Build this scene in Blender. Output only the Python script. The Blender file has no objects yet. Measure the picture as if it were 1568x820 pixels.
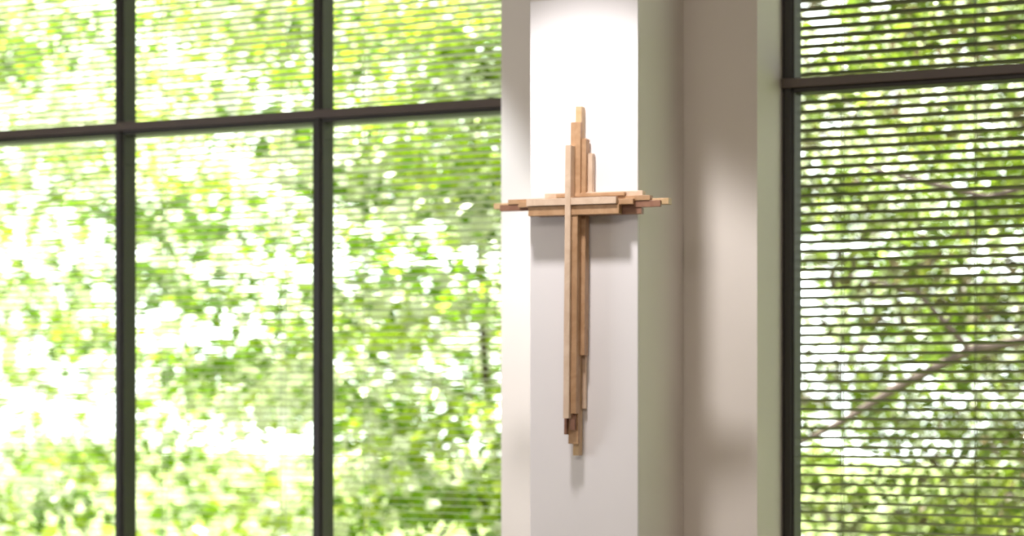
import bpy, math, random
import numpy as np
from mathutils import Vector, Matrix
random.seed(4); rng=np.random.default_rng(7)
sc=bpy.context.scene
sc.view_settings.view_transform='Standard'
sc.view_settings.look='None'
ZC=1.6
# ---------------- materials
def mat(name):
    m=bpy.data.materials.new(name); m.use_nodes=True
    nt=m.node_tree; return m,nt,nt.nodes['Principled BSDF']
def paint(name,col,rough=0.7,var=0.03,scale=3):
    m,nt,b=mat(name)
    tc=nt.nodes.new('ShaderNodeTexCoord'); n=nt.nodes.new('ShaderNodeTexNoise'); n.inputs['Scale'].default_value=scale
    n.inputs['Detail'].default_value=4
    r=nt.nodes.new('ShaderNodeValToRGB')
    r.color_ramp.elements[0].color=tuple(c*(1-var) for c in col)+(1,)
    r.color_ramp.elements[1].color=tuple(min(1,c*(1+var)) for c in col)+(1,)
    nt.links.new(tc.outputs['Object'],n.inputs['Vector']); nt.links.new(n.outputs['Fac'],r.inputs['Fac'])
    nt.links.new(r.outputs['Color'],b.inputs['Base Color']); b.inputs['Roughness'].default_value=rough
    n2=nt.nodes.new('ShaderNodeTexNoise'); n2.inputs['Scale'].default_value=180
    bp=nt.nodes.new('ShaderNodeBump'); bp.inputs['Strength'].default_value=0.05; bp.inputs['Distance'].default_value=0.002
    nt.links.new(tc.outputs['Object'],n2.inputs['Vector']); nt.links.new(n2.outputs['Fac'],bp.inputs['Height']); nt.links.new(bp.outputs['Normal'],b.inputs['Normal'])
    return m
M_wall=paint('wall_paint',(0.76,0.69,0.635),0.7)
M_panel=paint('panel_paint',(0.81,0.765,0.765),0.65)
M_ceil=paint('ceiling_paint',(0.75,0.73,0.7))
M_floor=paint('carpet',(0.30,0.26,0.22),0.9,0.2,20)
M_frame=paint('dark_bronze_frame',(0.03,0.025,0.02),0.5,0.1)
M_cap=paint('bronze_cap',(0.11,0.08,0.068),0.45,0.1)
M_slatL=paint('blind_slat_lit',(0.55,0.56,0.5),0.5,0.03)  # lit copy of the one slat material
M_slatR=paint('blind_slat_backlit',(0.11,0.09,0.08),0.6,0.03)  # same slats, colour darkened to stand for their backlit underside
M_black=paint('lamp_metal',(0.03,0.03,0.03),0.4)
M_bark=paint('bark',(0.10,0.07,0.065),0.9,0.4,12)
M_ground=paint('forest_floor',(0.16,0.2,0.06),0.95,0.5,2)
def wood(name,a,b_):
    m,nt,b=mat(name)
    tc=nt.nodes.new('ShaderNodeTexCoord'); mp=nt.nodes.new('ShaderNodeMapping'); mp.inputs['Scale'].default_value=(1,1,1)
    n=nt.nodes.new('ShaderNodeTexNoise'); n.inputs['Scale'].default_value=14; n.inputs['Detail'].default_value=6; n.inputs['Distortion'].default_value=1.5
    r=nt.nodes.new('ShaderNodeValToRGB'); r.color_ramp.elements[0].position=.35; r.color_ramp.elements[1].position=.65
    r.color_ramp.elements[0].color=a+(1,); r.color_ramp.elements[1].color=b_+(1,)
    nt.links.new(tc.outputs['Object'],mp.inputs['Vector']); nt.links.new(mp.outputs['Vector'],n.inputs['Vector'])
    nt.links.new(n.outputs['Fac'],r.inputs['Fac']); nt.links.new(r.outputs['Color'],b.inputs['Base Color'])
    b.inputs['Roughness'].default_value=0.45
    return m
W_light=wood('wood_maple',(0.63,0.45,0.32),(0.73,0.55,0.41))
W_mid=wood('wood_cherry',(0.43,0.245,0.125),(0.53,0.32,0.18))
W_dark=wood('wood_walnut',(0.23,0.105,0.065),(0.32,0.16,0.10))
W_gold=wood('wood_oak',(0.56,0.37,0.19),(0.66,0.46,0.27))
# glass
m_glass=bpy.data.materials.new('window_glass'); m_glass.use_nodes=True; nt=m_glass.node_tree; nt.nodes.clear()
o=nt.nodes.new('ShaderNodeOutputMaterial'); t=nt.nodes.new('ShaderNodeBsdfTransparent')
t.inputs['Color'].default_value=(0.97,0.99,0.97,1)
nt.links.new(t.outputs[0],o.inputs[0])
# leaves
def leafmat(name):
    m=bpy.data.materials.new(name); m.use_nodes=True; nt=m.node_tree; nt.nodes.clear()
    o=nt.nodes.new('ShaderNodeOutputMaterial'); at=nt.nodes.new('ShaderNodeAttribute'); at.attribute_name='leafcol'
    d=nt.nodes.new('ShaderNodeBsdfDiffuse'); tr=nt.nodes.new('ShaderNodeBsdfTranslucent'); gl=nt.nodes.new('ShaderNodeBsdfGlossy')
    gl.inputs['Roughness'].default_value=0.35
    m1=nt.nodes.new('ShaderNodeMixShader'); m1.inputs['Fac'].default_value=0.45
    m2=nt.nodes.new('ShaderNodeMixShader'); m2.inputs['Fac'].default_value=0.05
    nt.links.new(at.outputs['Color'],d.inputs['Color']); nt.links.new(at.outputs['Color'],tr.inputs['Color'])
    nt.links.new(d.outputs[0],m1.inputs[1]); nt.links.new(tr.outputs[0],m1.inputs[2])
    nt.links.new(m1.outputs[0],m2.inputs[1]); nt.links.new(gl.outputs[0],m2.inputs[2]); nt.links.new(m2.outputs[0],o.inputs[0])
    return m
M_leaf=leafmat('leaves')
# ---------------- mesh helpers
class MB:
    def __init__(s): s.v=[]; s.f=[]; s.mi=[]; s.mats=[]
    def m(s,mt):
        if mt not in s.mats: s.mats.append(mt)
        return s.mats.index(mt)
    def box(s,x0,x1,y0,y1,z0,z1,mt,rot=None):
        k=len(s.v); c=Vector(((x0+x1)/2,(y0+y1)/2,(z0+z1)/2))
        for x,y,z in ((x0,y0,z0),(x1,y0,z0),(x1,y1,z0),(x0,y1,z0),(x0,y0,z1),(x1,y0,z1),(x1,y1,z1),(x0,y1,z1)):
            p=Vector((x,y,z))
            if rot is not None: p=c+rot@(p-c)
            s.v.append(tuple(p))
        for f in ((0,3,2,1),(4,5,6,7),(0,1,5,4),(1,2,6,5),(2,3,7,6),(3,0,4,7)):
            s.f.append(tuple(k+i for i in f)); s.mi.append(s.m(mt))
    def tube(s,pts,rads,mt,n=8):
        k=len(s.v); P=[Vector(p) for p in pts]
        for i,p in enumerate(P):
            d=(P[min(i+1,len(P)-1)]-P[max(i-1,0)]).normalized()
            a=d.cross(Vector((0,1,0.2))).normalized(); b=d.cross(a)
            for j in range(n):
                an=2*math.pi*j/n; s.v.append(tuple(p+(a*math.cos(an)+b*math.sin(an))*rads[i]))
        for i in range(len(P)-1):
            for j in range(n):
                s.f.append((k+i*n+j,k+i*n+(j+1)%n,k+(i+1)*n+(j+1)%n,k+(i+1)*n+j)); s.mi.append(s.m(mt))
        s.f.append(tuple(k+j for j in range(n))); s.mi.append(s.m(mt))
        s.f.append(tuple(k+(len(P)-1)*n+j for j in range(n))); s.mi.append(s.m(mt))
    def obj(s,name,bevel=0,loc=(0,0,0),parent=None):
        me=bpy.data.meshes.new(name); me.from_pydata(s.v,[],s.f)
        for mt in s.mats: me.materials.append(mt)
        me.polygons.foreach_set('material_index',s.mi); me.update()
        ob=bpy.data.objects.new(name,me); sc.collection.objects.link(ob); ob.location=loc
        if bevel:
            b=ob.modifiers.new('bevel','BEVEL'); b.width=bevel; b.segments=2; b.limit_method='ANGLE'
        if parent: ob.parent=parent
        return ob
def empty(name,loc=(0,0,0)):
    e=bpy.data.objects.new(name,None); sc.collection.objects.link(e); e.location=loc; return e
# ---------------- room shell
XL,XR,YB=-9.0,3.5,-3.0; H=4.7; YI,YO=8.6,9.25
SILL,HEAD=0.5,4.3
WL0,WL1=-8.8,-3.865; WR0,WR1=-2.608,2.4
b=MB()
b.box(WL1,WR0,YI,YO,0,H,M_wall)                 # pier
b.box(XL,WL1,YI,YO,0,SILL,M_wall); b.box(WR0,XR,YI,YO,0,SILL,M_wall)
b.box(XL,WL1,YI,YO,HEAD,H,M_wall); b.box(WR0,XR,YI,YO,HEAD,H,M_wall)
b.box(WR1,XR,YI,YO,SILL,HEAD,M_wall); b.box(XL,WL0,YI,YO,SILL,HEAD,M_wall)
b.obj('wall_front')
b=MB(); b.box(XL-.2,XL,YB,YO,0,H,M_wall); b.obj('wall_left')
b=MB(); b.box(XR,XR+.2,YB,YO,0,H,M_wall); b.obj('wall_right')
b=MB(); b.box(XL-.2,XR+.2,YB-.2,YB,0,H,M_wall); b.obj('wall_back')
b=MB(); b.box(XL-.2,XR+.2,YB-.2,YO,-.2,0,M_floor); b.obj('floor')
b=MB(); b.box(XL-.2,XR+.2,YB-.2,YO,H,H+.2,M_ceil); b.obj('ceiling')
# column with its front panel
b=MB(); b.box(-3.457,-2.955,8.02,YI,0,H,M_wall)
b.box(-3.457,-2.955,8.0,8.02,0,ZC+1.708,M_panel)
b.obj('column',bevel=0.003)
# ---------------- windows
def window(name,x0,x1,mulls):
    e=empty(name,((x0+x1)/2,9.05,SILL)); inv=Vector((-(x0+x1)/2,-9.05,-SILL))
    def add(bb,nm,bev=0.004):
        ob=bb.obj(nm,bevel=bev); ob.location=inv; ob.parent=e
    b=MB()
    for (a,c) in mulls: b.box(a,c,9.0,9.12,SILL,HEAD,M_frame)
    b.box(x0,x1,9.0,9.12,SILL,SILL+.06,M_frame); b.box(x0,x1,9.0,9.12,HEAD-.06,HEAD,M_frame)
    b.box(x0,x1,9.0,9.12,ZC+1.392,ZC+1.452,M_frame)
    add(b,'frame')
    b=MB(); b.box(x0,x1,8.975,9.0,ZC+1.412,ZC+1.456,M_cap)
    for (a,c) in mulls: b.box(a+.012,c-.012,8.988,9.0,SILL,HEAD,M_frame)
    add(b,'cap')
    b=MB(); b.box(x0+.02,x1-.02,9.055,9.063,SILL+.03,HEAD-.03,m_glass); add(b,'glass',0)
window('window_1',WL0,WL1,[(-8.8,-8.74),(-7.59,-7.53),(-6.342,-6.285),(-5.115,-5.055),(-3.925,-3.865)])
window('window_2',WR0,WR1,[(-2.608,-2.55),(-.6,-.54),(1.0,1.06),(2.34,2.4)])
def blind(name,x0,x1,tilt,mt,pitch,cords,wd=.04,yc=9.19):
    b=MB(); R=Matrix.Rotation(math.radians(tilt),3,'X'); z=SILL+.05
    while z<HEAD-.06:
        b.box(x0,x1,yc-wd/2,yc+wd/2,z-.0012,z+.0012,mt,R); z+=pitch
    b.box(x0,x1,yc-.025,yc+.025,HEAD-.05,HEAD,mt); b.box(x0,x1,yc-.02,yc+.02,SILL,SILL+.03,mt)
    for c in cords:
        for dy in (-wd/2-.001,wd/2+.001): b.box(c-.0015,c+.0015,yc+dy-.0008,yc+dy+.0008,SILL+.02,HEAD-.02,mt)
    b.obj(name)
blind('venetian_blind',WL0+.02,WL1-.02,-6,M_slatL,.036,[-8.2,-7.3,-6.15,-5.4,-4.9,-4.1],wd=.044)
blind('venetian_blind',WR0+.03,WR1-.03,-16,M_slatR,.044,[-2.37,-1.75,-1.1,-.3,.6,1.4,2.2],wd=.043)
# ---------------- cross
b=MB()
V=[(-.014,.014,-.045,-.005,-1.08,.422,W_gold),
   (-.026,.020,-.070,-.046,-1.03,.351,W_mid),
   (.0145,.040,-.055,-.010,-.65,.281,W_mid),
   (-.030,-.004,-.120,-.0705,-.92,.247,W_light),
   (.0405,.062,-.035,-.005,-.05,.219,W_light),
   (.0145,.034,-.022,-.004,-.88,-.6505,W_light),
   (-.0035,.021,-.100,-.0705,-.90,-.03,W_mid),
   (-.040,-.0265,-.085,-.020,-.99,.19,W_dark),
   (-.012,.012,-.090,-.0705,-.97,-.905,W_dark)]
for p in V: b.box(*p)
Hs=[(-.442,.459,-.046,-.006,-.010,.016,W_gold),
    (-.400,.425,-.064,-.047,-.022,.006,W_dark),
    (-.355,.375,-.068,-.030,.0065,.028,W_mid),
    (-.170,.330,-.050,-.010,.0285,.050,W_light),
    (-.100,.250,-.075,-.051,.0285,.044,W_mid),
    (-.290,.300,-.090,-.065,-.010,.014,W_mid),
    (-.235,.225,-.116,-.0905,-.008,.022,W_light),
    (-.230,.235,-.105,-.066,-.050,-.0105,W_mid),
    (-.200,.330,-.060,-.030,-.050,-.0225,W_dark)]
for p in Hs: b.box(p[0]*.9,p[1]*.9,*p[2:])
cr=b.obj('wooden_wall_cross',bevel=0.0015,loc=(-3.213,7.999,2.408)); cr.rotation_euler=(0,math.radians(.5),0)
# ---------------- ceiling spotlight and added fill lamps
def light(name,kind,loc,d,energy,color=(1,1,1),**kw):
    l=bpy.data.lights.new(name,kind); l.energy=energy; l.color=color
    for k,v in kw.items(): setattr(l,k,v)
    ob=bpy.data.objects.new(name,l); sc.collection.objects.link(ob); ob.location=loc
    ob.rotation_euler=Vector(d).to_track_quat('-Z','Y').to_euler(); return ob
def fixture(P,ax):
    P=Vector(P); ax=Vector(ax).normalized(); b=MB(); c0=P-ax*.16
    b.tube([c0,c0+ax*.01,c0+ax*.08,c0+ax*.09],[.05,.09,.125,.13],M_black,24)
    b.tube([c0+ax*.04,(P.x,P.y-.07,H-.02)],[.01,.01],M_black,10)
    b.tube([(P.x,P.y-.07,H-.03),(P.x,P.y-.07,H)],[.05,.05],M_black,20)
    b.obj('ceiling_spotlight_or_fill')
el=math.radians(71); ax=Vector((0,math.cos(el),-math.sin(el)))
fixture((-3.2,6.8,4.42),ax)
light('spot_or_fill_lamp','SPOT',Vector((-3.2,6.8,4.42))+ax*.03,ax,340,(1,.975,.98),spot_size=math.radians(57),spot_blend=.3,shadow_soft_size=.13)
ax2=Vector((.9,.5,-2.9)).normalized()
fixture((-4.6,8.1,4.42),ax2)  # made-up fixture, added to carry the wall strip fill below
light('spot_or_fill_lamp','SPOT',Vector((-4.6,8.1,4.42))+ax2*.03,ax2,600,(.86,.93,1),spot_size=math.radians(26),spot_blend=.5,shadow_soft_size=.1)  # added spot that whitens the lower wall strip left of the column
light('ambient_fill_light','AREA',(-2.0,2.0,4.6),(0,.35,-1),240,(1,.91,.83),shape='RECTANGLE',size=5,size_y=3)  # added area light, lifts the ambient level of the room
light('left_fill_light','AREA',(-8.8,4.5,1.6),(1,.35,0.0),150,(.9,.95,1),shape='RECTANGLE',size=3,size_y=2)  # added area light brightening from the left, no window in that wall
light('sun','SUN',(0,0,20),(.45,-.05,-.8),31,(1,.96,.86),angle=math.radians(1))
# world
w=bpy.data.worlds.new('sky'); sc.world=w; w.use_nodes=True
w.node_tree.nodes['Background'].inputs['Color'].default_value=(.96,.99,1,1); w.node_tree.nodes['Background'].inputs['Strength'].default_value=3.9
# ---------------- outdoors
b=MB(); b.box(-45,30,9.3,60,-.6,-.5,M_ground); b.obj('ground')
def leaves(name,cent,nper,spread,size,cols,tiltmax,mt):
    C=np.repeat(cent,nper,axis=0); n=len(C)
    colidx=rng.integers(0,len(cols),len(cent)); col=np.array(cols)[np.repeat(colidx,nper)]
    alt=rng.random(n)<.3; col[alt]=np.array(cols)[rng.integers(0,len(cols),alt.sum())]
    col=np.clip(col*(0.7+.6*rng.random((n,1))),0,.95)
    P=C+np.clip(rng.normal(size=(n,3)),-2.4,2.4)*np.array(spread)
    s=size*(0.6+.8*rng.random(n))
    az=rng.random(n)*2*np.pi; ti=rng.random(n)*tiltmax
    d=np.stack([np.cos(az)*np.cos(ti),np.sin(az)*np.cos(ti),-np.sin(ti)],1)
    up=np.array([0,0,1.])+rng.normal(size=(n,3))*.45
    sd=np.cross(d,up); sd/=np.linalg.norm(sd,axis=1)[:,None]; nn=np.cross(sd,d)
    prof=[(0,0,0),(.35,.36,.08),(.72,.26,.06),(1,0,-.08),(.72,-.26,.06),(.35,-.36,.08)]
    Vt=np.zeros((n,6,3))
    for i,(a,bb,c) in enumerate(prof): Vt[:,i]=P+s[:,None]*(a*d+bb*sd+c*nn)
    me=bpy.data.meshes.new(name); me.vertices.add(n*6); me.vertices.foreach_set('co',Vt.ravel())
    base=np.arange(n)[:,None]*6
    F=np.concatenate([base+np.array([0,1,2,3]),base+np.array([0,3,4,5])],1).reshape(-1)
    me.loops.add(n*8); me.loops.foreach_set('vertex_index',F.astype(np.int32))
    me.polygons.add(n*2); me.polygons.foreach_set('loop_start',np.arange(n*2,dtype=np.int32)*4); me.polygons.foreach_set('loop_total',np.full(n*2,4,dtype=np.int32))
    me.update(calc_edges=True)
    ca=me.color_attributes.new('leafcol','FLOAT_COLOR','POINT')
    cc=np.ones((n,6,4)); cc[:,:,:3]=col[:,None,:]; ca.data.foreach_set('color',cc.ravel())
    me.materials.append(mt)
    ob=bpy.data.objects.new(name,me); sc.collection.objects.link(ob); return ob
def centres(nc,bx,hole):
    x0,x1,y0,y1,z0,z1=bx; out=[]
    while len(out)<nc:
        x,y,z=rng.uniform(x0,x1),rng.uniform(y0,y1),rng.uniform(z0,z1)
        f=math.sin(x*2.1+z*2.6+.7)+math.sin(x*-1.3+z*4.3+2.)+math.sin(x*4.1-z*1.2+y*.4)
        if f>hole: out.append((x,y,z))
    return np.array(out)
def tree(name,x,y,h,r,nb,cent_n,box,nper,size,cols,spread=(.26,.28,.10),branches=(),hole=-9):
    b=MB(); pts=[(x,y,-.5)]; rad=[r*1.3]
    px,py=x,y
    for i in range(1,8):
        px+=random.uniform(-.12,.12); py+=random.uniform(-.1,.1)
        pts.append((px,py,-.5+h*i/7)); rad.append(r*(1-i/8))
    b.tube(pts,rad,M_bark,10)
    for k in range(nb):
        i=random.randint(1,6); p=Vector(pts[i]); a=random.uniform(0,6.28); L=random.uniform(1.2,2.4)
        q=[p]; dr=Vector((math.cos(a),math.sin(a)*.3,random.uniform(.05,.6)))
        for j in range(4):
            q.append(q[-1]+dr*L/4+Vector((random.uniform(-.1,.1),random.uniform(-.1,.1),random.uniform(-.12,.1))))
        b.tube(q,[r*.3,r*.24,r*.18,r*.11,r*.05],M_bark,6)
    for q,rr in branches: b.tube(q,rr,M_bark,8)
    e=empty(name,(x,y,-.5)); ob=b.obj('trunk'); ob.location=(-x,-y,.5); ob.parent=e
    c=centres(cent_n,box,hole)
    lf=leaves('foliage',c,nper,spread,size,cols,.9,M_leaf); lf.location=(-x,-y,.5); lf.parent=e
LC=[(.34,.50,.02),(.44,.58,.05),(.20,.36,.01),(.52,.62,.09),(.13,.25,.01),(.85,.86,.7),(.8,.84,.6),(.9,.9,.8),(.88,.88,.75)]  # near-white entries paint overexposed sunlit clumps into the leaf colour
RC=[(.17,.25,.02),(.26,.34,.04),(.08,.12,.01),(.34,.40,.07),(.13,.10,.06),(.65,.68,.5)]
FC=[(.40,.52,.07),(.48,.60,.12),(.24,.36,.03),(.85,.86,.6),(.88,.88,.75)]  # palest entries are sunlit glare put into the leaf colour
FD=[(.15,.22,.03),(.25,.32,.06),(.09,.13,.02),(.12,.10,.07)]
tree('maple_tree',-12.6,15.0,7,.07,5,150,(-13.5,-8.6,12.0,15.5,-.2,6),75,.13,LC,hole=-.4)
tree('maple_tree',-6.9,15.2,7,.05,5,140,(-8.6,-5.8,12.0,15.5,-.2,6),75,.13,LC,hole=-.4)
tree('maple_tree',-5.3,15.2,7,.06,5,100,(-5.8,-4.7,12.0,15.5,-.2,6),75,.115,LC+RC[:3],hole=-.6)
br=[([(-.9,12.2,1.2),(-1.7,12.0,1.95),(-2.3,11.9,1.85),(-2.75,11.9,1.62),(-3.05,11.8,1.42),(-3.5,11.8,1.2)],[.05,.035,.03,.026,.02,.012]),
    ([(-.9,12.2,1.6),(-1.6,12.0,2.9),(-2.2,11.9,2.75),(-2.9,11.8,2.95)],[.04,.028,.02,.01]),
    ([(-2.3,11.9,1.85),(-2.6,11.8,2.2),(-3.0,11.8,2.3)],[.02,.014,.008])]
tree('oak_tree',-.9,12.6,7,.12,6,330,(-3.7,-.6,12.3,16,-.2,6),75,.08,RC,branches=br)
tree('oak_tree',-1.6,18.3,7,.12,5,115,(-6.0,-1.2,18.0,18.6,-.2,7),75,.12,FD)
# distant woodland
n=270
c=np.stack([rng.uniform(-22,4,n),rng.uniform(21.2,23.4,n),rng.uniform(-.5,10,n)],1)
leaves('woodland_edge',c,55,(.6,.5,.35),.25,FC,.9,M_leaf)
# ---------------- camera
cd=bpy.data.cameras.new('camera'); cam=bpy.data.objects.new('camera',cd); sc.collection.objects.link(cam)
cam.location=(0,0,ZC); cam.rotation_euler=(math.radians(90),0,math.atan(3049/6884))
cd.lens=70; cd.sensor_width=36; cd.shift_y=190/1568
cd.dof.use_dof=True; cd.dof.focus_distance=7.45; cd.dof.aperture_fstop=1.3
cd.clip_end=200
sc.camera=cam
